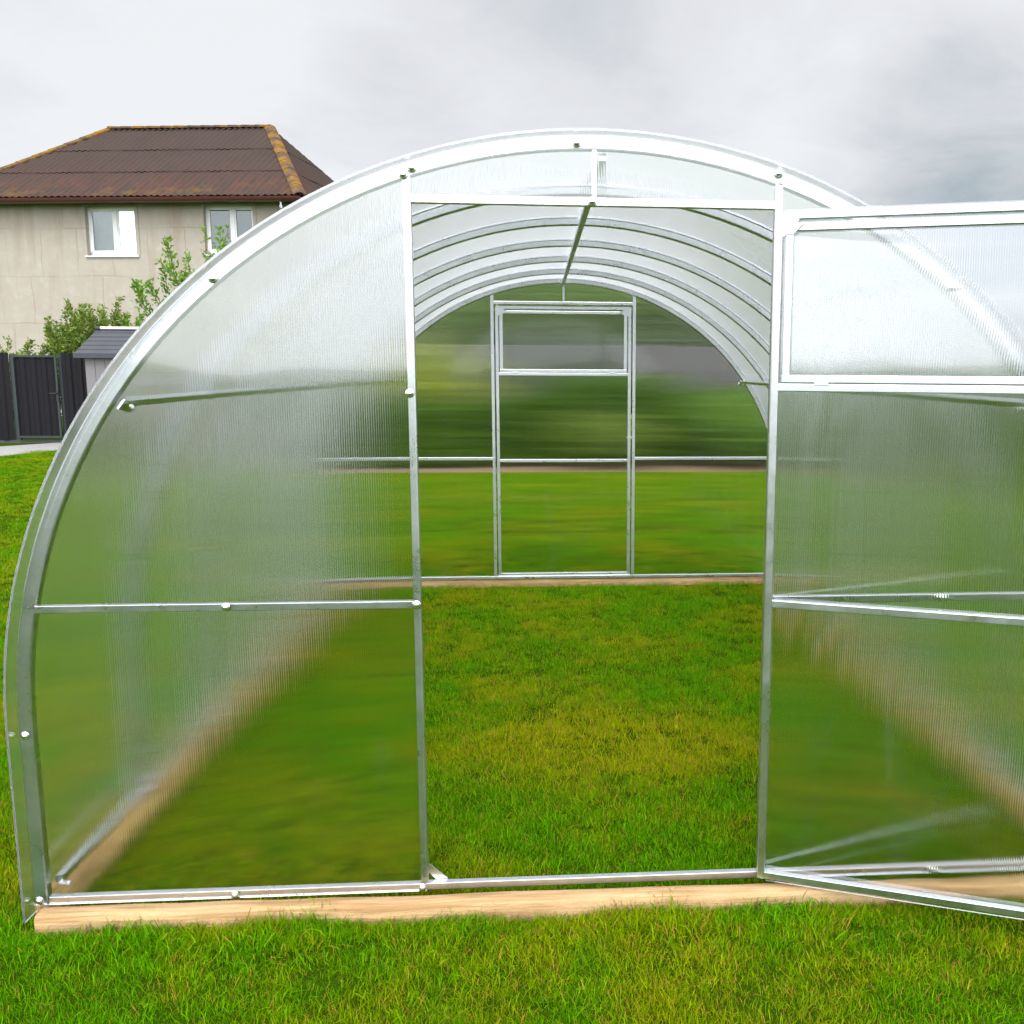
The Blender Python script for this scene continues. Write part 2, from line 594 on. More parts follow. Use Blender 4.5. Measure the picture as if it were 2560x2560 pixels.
# gravel path running along the fence on the left
mb = MB()
pl_ = [(-12.5, 12.1), (-8.94, 13.92), (-8.57, 15.1), (-4.5, 15.6), (-4.5, 16.9), (-9.4, 16.75), (-9.9, 16.0), (-10.6, 15.0), (-14, 13.5)]
mb.add([(x, y, GZ + .009) for x, y in pl_], [tuple(range(len(pl_)))])
path = mb.build('path', GRAVEL)
tag(path, kind='structure', label='pale grey gravel path in front of the dark fence', cat='path')

# ------------------------------------------------------------------ greenhouse
RO, RI, ZC, L = 1.500, 1.467, 0.507, 4.0
PX = 0.4576
T = 0.02


def arch_path(r, zbot=0.0, n=72):
    p = [(-r, zbot)]
    for k in (0.34, 0.68):
        p.append((-r, zbot + (ZC - zbot) * k))
    p += [(-r * math.cos(math.pi * i / n), ZC + r * math.sin(math.pi * i / n)) for i in range(n + 1)]
    for k in (0.68, 0.34, 0.0):
        p.append((r, zbot + (ZC - zbot) * k))
    return p


def arch_sweep(prof, zbot=0.0):
    """prof: list of (radius, y)"""
    paths = [arch_path(r, zbot) for r, y in prof]
    rings = []
    for i in range(len(paths[0])):
        rings.append([(paths[j][i][0], prof[j][1], paths[j][i][1]) for j in range(len(prof))])
    return MB().loft(rings)


gh = thing('greenhouse', 'arched polycarbonate greenhouse with galvanised frame, its front door swung open', 'greenhouse')
ys = [i * L / 6 for i in range(7)]
for i, y in enumerate(ys):
    if i == 0:
        a, b = 0.0, 0.036
    elif i == 6:
        a, b = L - 0.036, L
    else:
        a, b = y - 0.018, y + 0.018
    prof = [(RI, a + .0055), (RI + .0012, a + .0035), (RI + .0035, a + .0025), (RO - .008, a + .0015), (RO - .006, a - .004), (RO, a - .004), (RO, b + .004), (RO - .006, b + .004), (RO - .008, b - .0015), (RI + .0035, b - .0025), (RI + .0012, b - .0035), (RI, b - .0055)]
    if i == 0:
        prof = [(RI, .004), (RI + .003, .0), (RO - .003, 0.0), (RO, .003), (RO, b), (RO - .012, b), (RI + .003, b - .006), (RI, b - .010)]
    arch_sweep(prof).build('arch', STEEL, gh, True)

for y0 in (0.0, L - T):
    MB().bar((-1.463, y0 + T / 2, T / 2), (1.463, y0 + T / 2, T / 2), T, T).build('base_rail', STEEL, gh, True)
for s in (-1, 1):
    MB().bar((s * 1.455, 0.045, 0.048), (s * 1.455, L - 0.045, 0.048), T, T).build('base_rail', STEEL, gh, True)


def rin(x, r=RI):
    return ZC + math.sqrt(r * r - x * x)


for y0 in (0.0, L - T):
    for s in (-1, 1):
        xc = s * (PX + T / 2 + (0.006 if (s > 0 and y0 == 0) else 0.0))
        MB().bar((xc, y0 + T / 2, T), (xc, y0 + T / 2, rin(abs(xc)) + .006), T, T, (0, 1, 0)).build('door_post', STEEL, gh, True)
        zr = 0.8106 if y0 == 0 else 0.823
        xa = math.sqrt(RI ** 2 - (zr - ZC) ** 2) + .004
        MB().bar((s * xa, y0 + T / 2, zr), (s * (PX + T), y0 + T / 2, zr), T, T).build('mid_rail', STEEL, gh, True)
    MB().bar((-PX, y0 + T / 2, 1.8474), (PX + (.006 if y0 == 0 else 0), y0 + T / 2, 1.8474), T, T).build('header', STEEL, gh, True)
    MB().bar((0.0, y0 + T / 2, 1.8575), (0.0, y0 + T / 2, RI + ZC + .004), T * .6, T * .6, (0, 1, 0)).build('gable_strut', STEEL, gh, True)
# purlins
rp = RI - .010
for ang in (90, 145.1, 34.9):
    a = R(ang)
    cx, cz = rp * math.cos(a), ZC + rp * math.sin(a)
    MB().bar((cx + (.022 if ang == 90 else 0), 0.04, cz), (cx - (.006 if ang == 90 else 0), L - 0.04, cz), T, T * .9,
             (math.cos(a), 0, math.sin(a)), .001).build('purlin', STEEL, gh, True)
    if ang != 90:
        for y in (0.03, L - 0.03):
            mb = MB()
            s = 1 if cx > 0 else -1
            mb.bar((cx - s * .004, y - .02, cz - .004), (cx - s * .004, y + .05, cz - .016), .03, .006, (math.cos(a), 0, math.sin(a)), .001)
            mb.dome((cx - s * .016, y + .012, cz - .012), .008, .010, (-s, -.3, -.6), 10, 4)
            mb.build('clip', STEEL, gh, True)
    else:
        for y in ys[1:-1]:
            MB().dome((cx + .022 - .028 * y / L, y, cz - T * .45), .007, .006, (0, 0, -1), 10, 4).build('clip', BOLT, gh, True)
# foot clamps at the front corners
for s in (-1, 1):
    mb = MB()
    mb.bar((s * 1.452, .040, .040), (s * 1.425, .046, .036), .012, .006, (0, 0, 1), .001)
    mb.dome((s * 1.43, .042, .036), .008, .009, (0, -.3, 1), 10, 4)
    mb.build('clip', STEEL, gh, True)
# diagonal gusset at the foot of the left front post
mb = MB()
mb.add([(-PX, .021, .066), (-PX, .021, .040), (-PX + .018, .021, .0205), (-PX + .052, .021, .0205),
        (-PX, .025, .066), (-PX, .025, .040), (-PX + .018, .025, .0205), (-PX + .052, .025, .0205)],
       [(0, 1, 2, 3), (7, 6, 5, 4), (0, 4, 5, 1), (1, 5, 6, 2), (2, 6, 7, 3), (3, 7, 4, 0)])
mb.build('corner_gusset', STEEL, gh)


# sheets: walls
def side_poly(s, xin, r=RO - .001, z0=0.001):
    a0 = math.acos(xin / r)
    pts = [(s * xin, z0), (s * r, z0)]
    n = 40
    pts += [(s * r * math.cos(a0 * i / n), ZC + r * math.sin(a0 * i / n)) for i in range(n + 1)]
    return pts


def gable_poly(x0, x1, z0, r=RO - .001):
    n = 24
    return [(x0, z0), (x1, z0)] + [(x, ZC + math.sqrt(r * r - x * x)) for x in [x1 + (x0 - x1) * i / n for i in range(n + 1)]]


for (ya, yb) in ((-.0068, -.0008), (L + .0008, L + .0068)):
    MB().prism_y(side_poly(-1, 0.4625), ya, yb).build('wall_panel', POLY if ya < 0 else POLY_BACK, gh)
    MB().prism_y(side_poly(1, 0.4735 if ya < 0 else .4625), ya, yb).build('wall_panel', POLY if ya < 0 else POLY_BACK, gh)
    MB().prism_y(gable_poly(-0.4605, 0.4715 if ya < 0 else .4605, 1.8385), ya, yb).build('gable_panel', POLY if ya < 0 else POLY_BACK, gh)
for (ya, yb, dr) in ((-.052, 2.0, 0), (2.001, L + .052, 0)):
    o = arch_sweep([(RO + .0006 + dr, ya), (RO + .0066 + dr, ya), (RO + .0066 + dr, yb), (RO + .0006 + dr, yb)], -.022)
    o.build('roof_panel', POLY_ROOF, gh, True)

# bolts with domed heads on the front wall
proto = MB().dome((0, 0, 0), .0088, .0068).dome((0, .0002, 0), .0115, .0014).build('bolt', BOLT, gh, True)
spots = [(-.045, 1.987), (-.453, 1.919), (-.474, 1.903), (.470, 1.924), (-.945, 1.646), (-.472, 1.366), (-.958, .812),
         (-.469, .812), (-1.484, .476), (-1.485, .014), (-.977, .011), (-.473, .012), (-.006, 1.847),
         (.958, .812), (1.484, .476), (1.485, .014), (.977, .011), (.945, 1.646)]
for i, (x, z) in enumerate(spots):
    o = proto if i == 0 else proto.copy()
    if i:
        C.objects.link(o)
        o.parent = gh
    o.location = (x, -.0070, z)


# doors (two leaves built alike): local x along the leaf, y = towards the sheet
def make_door(loc, rz, w, sheet):
    d = bpy.data.objects.new('door', None)
    d.empty_display_size = .1
    C.objects.link(d)
    d.parent = gh
    d.location = loc
    d.rotation_euler = (0, 0, rz)
    h = T / 2
    ztop = 1.827
    MB().bar((h, h, .018), (h, h, ztop), T, T, (0, 1, 0)).build('stile', STEEL, d, True)
    MB().bar((w - h, h, .018), (w - h, h, ztop), T, T, (0, 1, 0)).build('stile', STEEL, d, True)
    for z in (.028, .808, 1.385, ztop - h):
        MB().bar((T, h, z), (w - T, h, z), T, T).build('door_rail', STEEL, d, True)
    x0, x1 = .028, w - .028
    fr = MB()
    fr.bar((x0, h, 1.407), (x1, h, 1.407), T, T)
    fr.bar((x0, h, 1.788), (x1, h, 1.788), T, T)
    fr.bar((x0 + h, h, 1.417), (x0 + h, h, 1.778), T, T, (0, 1, 0))
    fr.bar((x1 - h, h, 1.417), (x1 - h, h, 1.778), T, T, (0, 1, 0))
    fr.build('vent_frame', STEEL, d, True)
    # corner plates
    for xa, s in ((0.001, 1), (w - .001, -1)):
        p = [(xa, 1.826), (xa + s * .060, 1.826), (xa + s * .060, 1.805), (xa + s * .024, 1.765), (xa, 1.765)]
        MB().prism_y(p, -.0030, -.0008).build('corner_gusset', STEEL, d)
        p = [(xa + s * .028, 1.797), (xa + s * .075, 1.797), (xa + s * .046, 1.769), (xa + s * .028, 1.769)]
        MB().prism_y([(x, z) for x, z in p], -.0066, -.0034).build('corner_gusset', STEEL, d)
    # sheets
    MB().box(.0215, w - .002, .0208, .0268, .001, 1.388).build('door_panel', sheet, d)
    MB().box(.0215, w - .006, .0208, .0268, 1.392, 1.835).build('vent_panel', sheet, d)
    for x in (.13, w - .13):
        hb = MB().bar((x - .018, -.0008, 1.396), (x + .018, -.0008, 1.396), .003, .010, (0, 0, 1), .0008)
        hb.build('hinge', STEEL, d)
    # bolts on the outer face of the sheet
    for x, z in ((.012, 1.2), (.012, .5), (w * .5, .808), (w - .012, .5), (w - .012, 1.2), (w * .5, .028)):
        b = proto.copy()
        C.objects.link(b)
        b.parent = d
        b.location = (x, .0272, z)
        b.rotation_euler = (0, 0, math.pi)
    return d


make_door((PX, -.030, 0), R(-21), 0.90, POLY)
bd = make_door((-.449, L - .005, 0), 0, 0.898, POLY_BACK)
# latch of the closed back door, seen from inside
mb = MB()
mb.bar((.882, -.006, .93), (.882, -.006, 1.0), .010, .006, (0, 1, 0), .001)
mb.bar((.872, -.008, .965), (.91, -.008, .965), .007, .012, (0, 0, 1), .001)
mb.build('latch', STEEL, bd, True)


# ------------------------------------------------------------------ timber base
def beam(p0, p1, w, h, mat, label):
    p0, p1 = Vector(p0), Vector(p1)
    d = (p1 - p0)
    ln = d.length
    d.normalize()
    q = Vector((d.y, -d.x, 0))
    n = 24
    rings = []
    rnd = random.Random(label)
    jit = [[rnd.uniform(-.0022, .0022) for _ in range(4)] for _ in range(n + 1)]
    c = .006
    for i in range(n + 1):
        b = p0 + d * ln * i / n
        a0, a1, a2, a3 = jit[i]
        pr = [(-w / 2 + c, h), (w / 2 - c, h), (w / 2, h - c), (w / 2, 0), (-w / 2, 0), (-w / 2, h - c)]
        rings.append([b + q * (x + a0 * .6 + a3 * (1 if x > 0 else -1)) + Vector((0, 0, z + (a1 if z > .01 else 0))) for x, z in pr])
    o = MB().loft(rings).build('timber_beam', mat, None, True)
    return tag(o, label, 'timber beam', 'timber beams under the greenhouse')


beam((-1.474, -.033, GZ), (1.52, -.060, GZ), .056, .058, PINE, 'pale timber beam on the grass below the door threshold, nearest the viewer')
beam((-1.481, .030, GZ), (-1.481, 3.955, GZ), .076, .058, PINE_Y, 'long timber beam seen through the panel left of the doorway')
beam((1.481, .030, GZ), (1.481, 3.955, GZ), .076, .058, PINE_Y, 'long timber beam blurred behind the open door panel on the right')
beam((-1.50, L + .02, GZ), (1.50, L + .02, GZ), .060, .055, PINE, 'timber beam along the foot of the far back wall')

# ------------------------------------------------------------------ house
HB = Vector((-8.10, 26.07, GZ))
house = thing('house', 'two-storey beige rendered house with brown hipped roof beyond the fence', 'house', HB, R(-9))
mt, t, out = new_mat('stained_render')
co = objco(t)
sp = t.nodes.new('ShaderNodeSeparateXYZ')
t.links.new(co, sp.inputs[0])
nA = noise(t, co, 0.55, 6, 0.62)
nB = noise(t, co, 3.0, 6, 0.7)
br = t.nodes.new('ShaderNodeTexBrick')
br.inputs['Scale'].default_value = 1.0
br.inputs['Brick Width'].default_value = 1.05
br.inputs['Row Height'].default_value = 1.32
br.inputs['Mortar Size'].default_value = 0.022
br.inputs['Mortar Smooth'].default_value = 1.0
br.offset = 0.37
cm = t.nodes.new('ShaderNodeCombineXYZ')
wob = mth(t, 'MULTIPLY', mth(t, 'SUBTRACT', nA, 0.5), 0.35)
t.links.new(mth(t, 'ADD', sp.outputs[0], wob), cm.inputs[0])
t.links.new(mth(t, 'ADD', sp.outputs[2], mth(t, 'MULTIPLY', wob, .6)), cm.inputs[1])
t.links.new(cm.outputs[0], br.inputs['Vector'])
base = mixrgb(t, nA, (0.33, 0.295, 0.245, 1), (0.425, 0.385, 0.325, 1))
base = mixrgb(t, mth(t, 'MULTIPLY', maprange(t, nB, 0.45, 0.7, 0, 1), 0.30), base, (0.50, 0.47, 0.43, 1))
crack = mth(t, 'MULTIPLY', br.outputs['Fac'], maprange(t, noise(t, co, 0.8, 2), 0.38, 0.62, 0.15, 0.7))
base = mixrgb(t, crack, base, (0.26, 0.19, 0.14, 1))
base = mixrgb(t, mth(t, 'MULTIPLY', maprange(t, noise(t, objco(t, (1.0, 1, .12)), 2.4, 5), 0.50, 0.72, 0, 1), 0.5), base, (0.30, 0.235, 0.175, 1))
principled(t, out, base, 0.9, 0, 0.2, nB, 0.35, 0.02)
RENDER = mt
WHITE = simple('white_pvc', (0.78, 0.79, 0.79), 0.35, 0, 0.04, 6, 0.5, 0.02)
DARKROOM = simple('room_dark', (0.10, 0.10, 0.10), 0.9, 0, 0.1, 2)
NETCURT = simple('net_curtain', (0.40, 0.42, 0.42), 0.9, 0, 0.4, 5)
DIMCURT = simple('dim_curtain', (0.13, 0.145, 0.14), 0.9, 0, 0.6, 7)
mt, t, out = new_mat('window_glass')
gl = t.nodes.new('ShaderNodeBsdfGlossy')
gl.inputs['Roughness'].default_value = 0.02
gl.inputs[0].default_value = (.86, .9, .9, 1)
trn = t.nodes.new('ShaderNodeBsdfTransparent')
trn.inputs[0].default_value = (.75, .8, .8, 1)
fr = t.nodes.new('ShaderNodeFresnel')
fr.inputs[0].default_value = 1.5
mxs = t.nodes.new('ShaderNodeMixShader')
t.links.new(mth(t, 'ADD', fr.outputs[0], 0.04), mxs.inputs[0])
t.links.new(trn.outputs[0], mxs.inputs[1])
t.links.new(gl.outputs[0], mxs.inputs[2])
t.links.new(mxs.outputs[0], out.inputs[0])
GLASS = mt
mt = mt.copy()
mt.name = 'window_glass_mirror'
for nd in mt.node_tree.nodes:
    if nd.type == 'MATH':
        nd.inputs[1].default_value = 0.72
GLASSM = mt
BROWN = simple('brown_gutter', (0.085, 0.030, 0.024), 0.35, 0, 0.15, 4, 0.5, 0.02)
mt, t, out = new_mat('corrugated_brown')
co = objco(t)
sp = t.nodes.new('ShaderNodeSeparateXYZ')
t.links.new(co, sp.inputs[0])
nA = noise(t, co, 0.8, 5, 0.65)
nB = noise(t, objco(t, (3, .6, .6)), 2.2, 5, 0.7)
base = mixrgb(t, nA, (0.032, 0.021, 0.017, 1), (0.052, 0.034, 0.027, 1))
low = maprange(t, sp.outputs[2], 6.15, 8.0, 1, 0)
base = mixrgb(t, mth(t, 'MULTIPLY', mth(t, 'MULTIPLY', low, maprange(t, nB, .4, .65, 0, 1)), 0.7), base, (0.085, 0.030, 0.022, 1))
vlow = maprange(t, sp.outputs[2], 6.1, 6.75, 1, 0)
base = mixrgb(t, mth(t, 'MULTIPLY', mth(t, 'MULTIPLY', vlow, maprange(t, noise(t, co, 1.7, 4), .50, .68, 0, 1)), 0.7), base, (0.12, 0.065, 0.012, 1))
principled(t, out, base, 0.85, 0, 0.25, nB, 0.2, 0.01)
ROOFM = mt
mt, t, out = new_mat('lichen_cap')
co = objco(t)
nA = noise(t, co, 2.4, 5, 0.7)
base = mixrgb(t, maprange(t, nA, .42, .66, 0, 1), (0.085, 0.055, 0.038, 1), (0.23, 0.118, 0.008, 1))
principled(t, out, base, 0.9, 0, 0.2, nA, 0.3, 0.02)
LICHEN = mt

ZE = 6.05 + .0          # eave height above house base (base is at GZ)
ZR = 8.90
XL, XR, YF, YB = -9.2, 1.5, -0.5, 8.5
RX0, RX1, RY = -6.48, -1.22, 4.0
WX0, WX1, WY1 = -8.7, 0.72, 8.0
ZW = ZE + .16
wins = [(-4.95, -3.49, 4.53, 5.86), (-1.49, -0.07, 4.55, 5.88)]
mb = MB()
dth = 0.30


def wall_with_holes(mb, x0, x1, z0, z1, holes, y0, y1):
    zs = sorted({z0, z1} | {h[2] for h in holes} | {h[3] for h in holes})
    for za, zb in zip(zs, zs[1:]):
        xs = [x0]
        for h in sorted(holes):
            if h[2] <= za + 1e-6 and h[3] >= zb - 1e-6:
                xs += [h[0], h[1]]
        xs.append(x1)
        for i in range(0, len(xs), 2):
            mb.box(xs[i], xs[i + 1], y0, y1, za, zb)


wall_with_holes(mb, WX0, WX1, 0, ZW, wins, 0, dth)
mb.box(WX0, WX0 + dth, dth, WY1, 0, ZW)
mb.box(WX1 - dth, WX1, dth, WY1, 0, ZW)
mb.box(WX0, WX1, WY1, WY1 + dth, 0, ZW)
mb.build('wall', RENDER, house, recalc=False)

for wi, (xa, xb, za, zb) in enumerate(wins):
    w = MB()
    f = .065
    yf, yk = .13, .19
    w.box(xa, xb, yf, yk, zb - f, zb)
    w.box(xa, xb, yf, yk, za, za + f + .05)
    w.box(xa, xa + f, yf, yk, za, zb)
    w.box(xb - f, xb, yf, yk, za, zb)
    xm = xa + (xb - xa) * .545
    w.box(xm - .05, xm + .05, yf - .01, yk, za + f, zb - f)
    for s0, s1 in ((xa + f, xm - .05), (xm + .05, xb - f)):
        g = .04
        w.box(s0, s1, yf + .012, yk - .01, zb - f - g, zb - f + .001)
        w.box(s0, s1, yf + .012, yk - .01, za + f + .049, za + f + .05 + g)
        w.box(s0 - .001, s0 + g, yf + .012, yk - .01, za + f + .05, zb - f)
        w.box(s1 - g, s1 + .001, yf + .012, yk - .01, za + f + .05, zb - f)
    wf = w.build('window', WHITE, house, recalc=False)
    MB().box(xa + f, xm - .05, yf + .035, yf + .04, za + f + .05, zb - f).build('pane', GLASS, wf)
    MB().box(xm + .05, xb - f, yf + .035, yf + .04, za + f + .05, zb - f).build('pane', GLASSM if wi == 0 else GLASS, wf)
    MB().box(xa - .05, xb + .06, -.06, .13, za - .045, za - .005).build('sill', WHITE, wf)
    MB().box(xa, xb, .42, .425, za, zb).build('curtain', NETCURT if wi == 0 else DIMCURT, wf)
    # plaster reveal band standing slightly proud round the opening
    r = MB()
    r.box(xa - .09, xa - .002, -.018, -.001, za - .02, zb + .09)
    r.box(xb + .002, xb + .09, -.018, -.001, za + .0, zb + .09)
    r.box(xa - .001, xb + .001, -.018, -.001, zb + .002, zb + .09)
    r.build('window_surround', RENDER, wf)


# corrugated roof
def corr_face(mb, p_eave0, p_eave1, p_r0, p_r1, rows=4, pitch=0.19, amp=0.017, lap=0.020):
    """one roof slope: eave p_eave0->p_eave1, ridge p_r0->p_r1 (may coincide)"""
    e0, e1, r0, r1 = map(Vector, (p_eave0, p_eave1, p_r0, p_r1))
    ex = (e1 - e0).normalized()
    W = (e1 - e0).length
    a0, a1 = (r0 - e0).dot(ex), (r1 - e0).dot(ex)
    sl = (r0 - e0) - ex * a0
    H = sl.length
    sl.normalize()
    nrm = ex.cross(sl)
    if nrm.z < 0:
        nrm = -nrm
    ncol = int(W / pitch * 6)
    cuts = [i * (1.03 / (rows - .35)) for i in range(rows)] + [1.0]
    cuts = [0] + [min(1.0, .32 * (i)) for i in range(1, rows)] + [1.0]
    for ri in range(rows):
        t0, t1 = cuts[ri], min(1, cuts[ri + 1] + .02)
        vs, fs = [], []
        prev = False
        for i in range(ncol + 1):
            x = W * i / ncol
            tm = 1.0
            if x < a0 and a0 > 1e-6:
                tm = min(tm, x / a0)
            if x > a1 and W - a1 > 1e-6:
                tm = min(tm, (W - x) / (W - a1))
            ta, tb = min(t0, tm), min(t1, tm)
            hgt = amp * math.sin(2 * math.pi * x / pitch)
            side = .007 if int(x / 1.12 + .37 * ri) % 2 else 0.0
            vs.append(e0 + ex * x + sl * H * ta + nrm * (hgt + side + lap * (1 if tb > ta else 0)))
            vs.append(e0 + ex * x + sl * H * tb + nrm * (hgt + side))
            if i and (prev or tb > ta):
                k = len(vs)
                fs.append((k - 4, k - 2, k - 1, k - 3))
            prev = tb > ta
        mb.add(vs, fs)


mb = MB()
corr_face(mb, (XL, YF, ZE), (XR, YF, ZE), (RX0, RY, ZR), (RX1, RY, ZR))
corr_face(mb, (XR, YF, ZE), (XR, YB, ZE), (RX1, RY, ZR), (RX1, RY, ZR))
corr_face(mb, (XR, YB, ZE), (XL, YB, ZE), (RX1, RY, ZR), (RX0, RY, ZR))
corr_face(mb, (XL, YB, ZE), (XL, YF, ZE), (RX0, RY, ZR), (RX0, RY, ZR))
roof = mb.build('roof', ROOFM, house, True, recalc=False)
mb = MB()
mb.box(XL + .12, XR - .12, YF + .12, YB - .12, ZE - .06, ZE - .035)
mb.build('soffit', BROWN, house)


def ridge_caps(p0, p1, w, n):
    p0, p1 = Vector(p0), Vector(p1)
    mb = MB()
    d = (p1 - p0) / n
    dn = d.normalized()
    q = dn.cross(Vector((0, 0, 1))).normalized()
    u = q.cross(dn)
    for i in range(n):
        a, b = p0 + d * i, p0 + d * (i + 1.06)
        rings = []
        for p, hh in ((a, .022), (b, .008)):
            rings.append([p + q * w * c_ + u * (hh + w * h_) for c_, h_ in ((-1, -.42), (-.55, -.08), (0, .04), (.55, -.08), (1, -.3))]
                         + [p + q * w * c_ + u * (hh - .03 + w * h_) for c_, h_ in ((1, -.42), (.55, -.08), (0, .12), (-.55, -.08), (-1, -.42))])
        mb.loft(rings)
    return mb


ridge_caps((RX0, RY, ZR + .06), (RX1, RY, ZR + .05), .15, 12).build('ridge_cap', LICHEN, roof)
ridge_caps((XR, YF, ZE + .06), (RX1, RY, ZR + .05), .17, 9).build('ridge_cap', LICHEN, roof)
ridge_caps((XL, YF, ZE + .06), (RX0, RY, ZR + .05), .14, 11).build('ridge_cap', LICHEN, roof)
# gutters
gut = MB()


def half_round(p0, p1, r):
    p0, p1 = Vector(p0), Vector(p1)
    d = (p1 - p0).normalized()
    q = d.cross(Vector((0, 0, 1)))
    prof = [(math.cos(math.pi + math.pi * i / 8) * r, math.sin(math.pi + math.pi * i / 8) * r) for i in range(9)]
    prof += [(x * .9, z * .9) for x, z in prof[::-1]]
    gut.loft([[p + q * x + Vector((0, 0, z)) for x, z in prof] for p in (p0, p1)])


half_round((XL - .05, YF - .09, ZE - .05), (XR + .05, YF - .09, ZE - .05), .13)
half_round((XR + .06, YF - .05, ZE - .02), (XR + .06, YB + .05, ZE - .02), .10)
for i in range(14):
    x = XL + .3 + i * .78
    gut.box(x - .012, x + .012, YF - .168, YF + .1, ZE - .032, ZE - .012)
gut.build('gutter', BROWN, house, True)
MB().tube([(.98, YF - .06, ZE - .10), (.98, YF - .06, ZE - .32), (.62, -.08, ZE - .72), (.62, -.08, .2)], .045, 10).build('downpipe', STEEL, house, True)

# ------------------------------------------------------------------ fence, gate, shed
FA = R(3)
fe = Vector((math.cos(FA), -math.sin(FA), 0))
FB = Vector((-9.87, 16.78, GZ))
DARK = simple('anthracite_sheet', (0.010, 0.0095, 0.012), 0.6, 0, 0.18, 1.5, 0.15, 0.02)
DARKF = simple('anthracite_post', (0.020, 0.028, 0.032), 0.6, 0, 0.15, 3, 0.5, 0.02)
BLACK = simple('black_handle', (0.015, 0.015, 0.016), 0.4, 0, 0.1, 3)
CONC = simple('dark_plinth', (0.06, 0.058, 0.06), 0.9, 0, 0.3, 4)


def corr_sheet(x0, x1, y, z0, z1, pitch=.20, depth=.022, th=.003):
    prof = []
    x = x0
    k = 0
    seq = [(0.0, 0), (.38, 0), (.5, 1), (.88, 1), (1.0, 0)]
    while x < x1 - 1e-6:
        for a, d_ in seq[:-1]:
            xx = x + a * pitch
            if xx <= x1:
                prof.append((xx, y - d_ * depth))
        x += pitch
    prof.append((x1, y))
    rings = []
    for z in (z0, z1):
        rings.append([(px, py, z) for px, py in prof] + [(px, py + th, z) for px, py in prof[::-1]])
    return MB().loft(rings)


fence = thing('fence', 'dark grey corrugated metal fence with a gate opening in front of the house', 'fence', FB, -FA)
corr_sheet(-4.6, -.30, 0, .06, 1.70).build('fence_panel', DARK, fence)
corr_sheet(.67, 6.9, 0, .06, 1.70).build('fence_panel', DARK, fence)
for x in (-2.6, -.255, .645, 3.1, 5.4):
    MB().bar((x, .045, 0), (x, .045, 1.67), .10, .05, (0, 1, 0), .004).build('post', DARKF, fence)
MB().box(-4.6, 6.9, .01, .10, 0, .058).build('plinth', CONC, fence)
gate = thing('gate', 'dark metal gate with black lever handle in the corrugated fence', 'gate', FB + fe * -.22, -FA)
g = MB()
GW = .83
for x in (.02, GW - .02):
    g.bar((x, -.045, .10), (x, -.045, 1.655), .04, .03, (0, 1, 0), .003)
g.bar((.04, -.045, .12), (GW - .04, -.045, .12), .03, .04, (0, 0, 1), .003)
g.bar((.04, -.045, 1.635), (GW - .04, -.045, 1.635), .03, .04, (0, 0, 1), .003)
g.build('gate_frame', DARKF, gate)
corr_sheet(.041, GW - .041, -.018, .141, 1.614).build('gate_panel', DARK, gate)
h = MB()
h.box(GW - .045, GW - .005, -.068, -.061, .80, 1.0)
h.tube([(GW - .025, -.062, .945), (GW - .025, -.105, .945), (GW - .15, -.108, .945)], .010, 8)
h.build('handle', BLACK, gate, True)

SB = Vector((-8.46, 16.05, GZ))
shed = thing('shed', 'small plastic shed with grey plank walls and slate-grey tiled roof', 'shed', SB, R(-2))
SHW = simple('shed_board', (0.19, 0.18, 0.187), 0.6, 0, 0.08, 3, 0.3, 0.03)
SHR = simple('shed_tile', (0.050, 0.053, 0.064), 0.6, 0, 0.3, 5, 0.4, 0.05)
sw, sd, sh = 2.3, 1.7, 1.70
mb = MB()
nb = 13
for i in range(nb):
    a, b = sw * i / nb, sw * (i + 1) / nb
    mb.box(a + .004, b - .004, 0, .03, 0, sh)
    mb.box(a + .004, b - .004, sd - .03, sd, 0, sh)
mb.box(0, sw, .012, .026, 0, sh)
for x0, x1 in ((0, .03), (sw - .03, sw)):
    mb.add([(x0, .03, 0), (x0, sd - .03, 0), (x0, sd - .03, sh), (x0, sd / 2, sh + .43), (x0, .03, sh),
            (x1, .03, 0), (x1, sd - .03, 0), (x1, sd - .03, sh), (x1, sd / 2, sh + .43), (x1, .03, sh)],
           [(0, 1, 2, 3, 4), (9, 8, 7, 6, 5), (0, 5, 6, 1), (1, 6, 7, 2), (2, 7, 8, 3), (3, 8, 9, 4), (4, 9, 5, 0)])
mb.build('wall', SHW, shed, recalc=False)
mb = MB()
rows = 6
ov = .13
for side in (0, 1):
    for r_ in range(rows):
        t0, t1 = r_ / rows, (r_ + 1.08) / rows
        t1 = min(t1, 1)

        def P(tt, lift, x):
            y = -ov + (sd / 2 + ov) * tt
            z = sh - .035 + (.46 + .02) * tt + lift
            return (x, y if side == 0 else sd - y, z)
        for c_ in range(3):
            xa = -ov + (sw + 2 * ov) * c_ / 3 + .003
            xb = -ov + (sw + 2 * ov) * (c_ + 1) / 3 - .003
            mb.add([P(t0, .022, xa), P(t0, .022, xb), P(t1, .006, xb), P(t1, .006, xa),
                    P(t0, 0, xa), P(t0, 0, xb), P(t1, -.012, xb), P(t1, -.012, xa)],
                   [(0, 1, 2, 3), (7, 6, 5, 4), (0, 4, 5, 1), (1, 5, 6, 2), (2, 6, 7, 3), (3, 7, 4, 0)])
mb.box(-ov, sw + ov, -ov - .012, -ov - .001, sh - .095, sh - .018)
srf = mb.build('roof', SHR, shed)
MB().bar((-.05, sd / 2, sh + .47), (sw + .1, sd / 2, sh + .47), .16, .05, (0, 0, 1), .015).build('ridge_cap', WHITE, srf, True)
MB().bar((-.14, sd / 2, sh + .47), (-.051, sd / 2, sh + .47), .17, .055, (0, 0, 1), .015).build('ridge_end', SHR, srf, True)


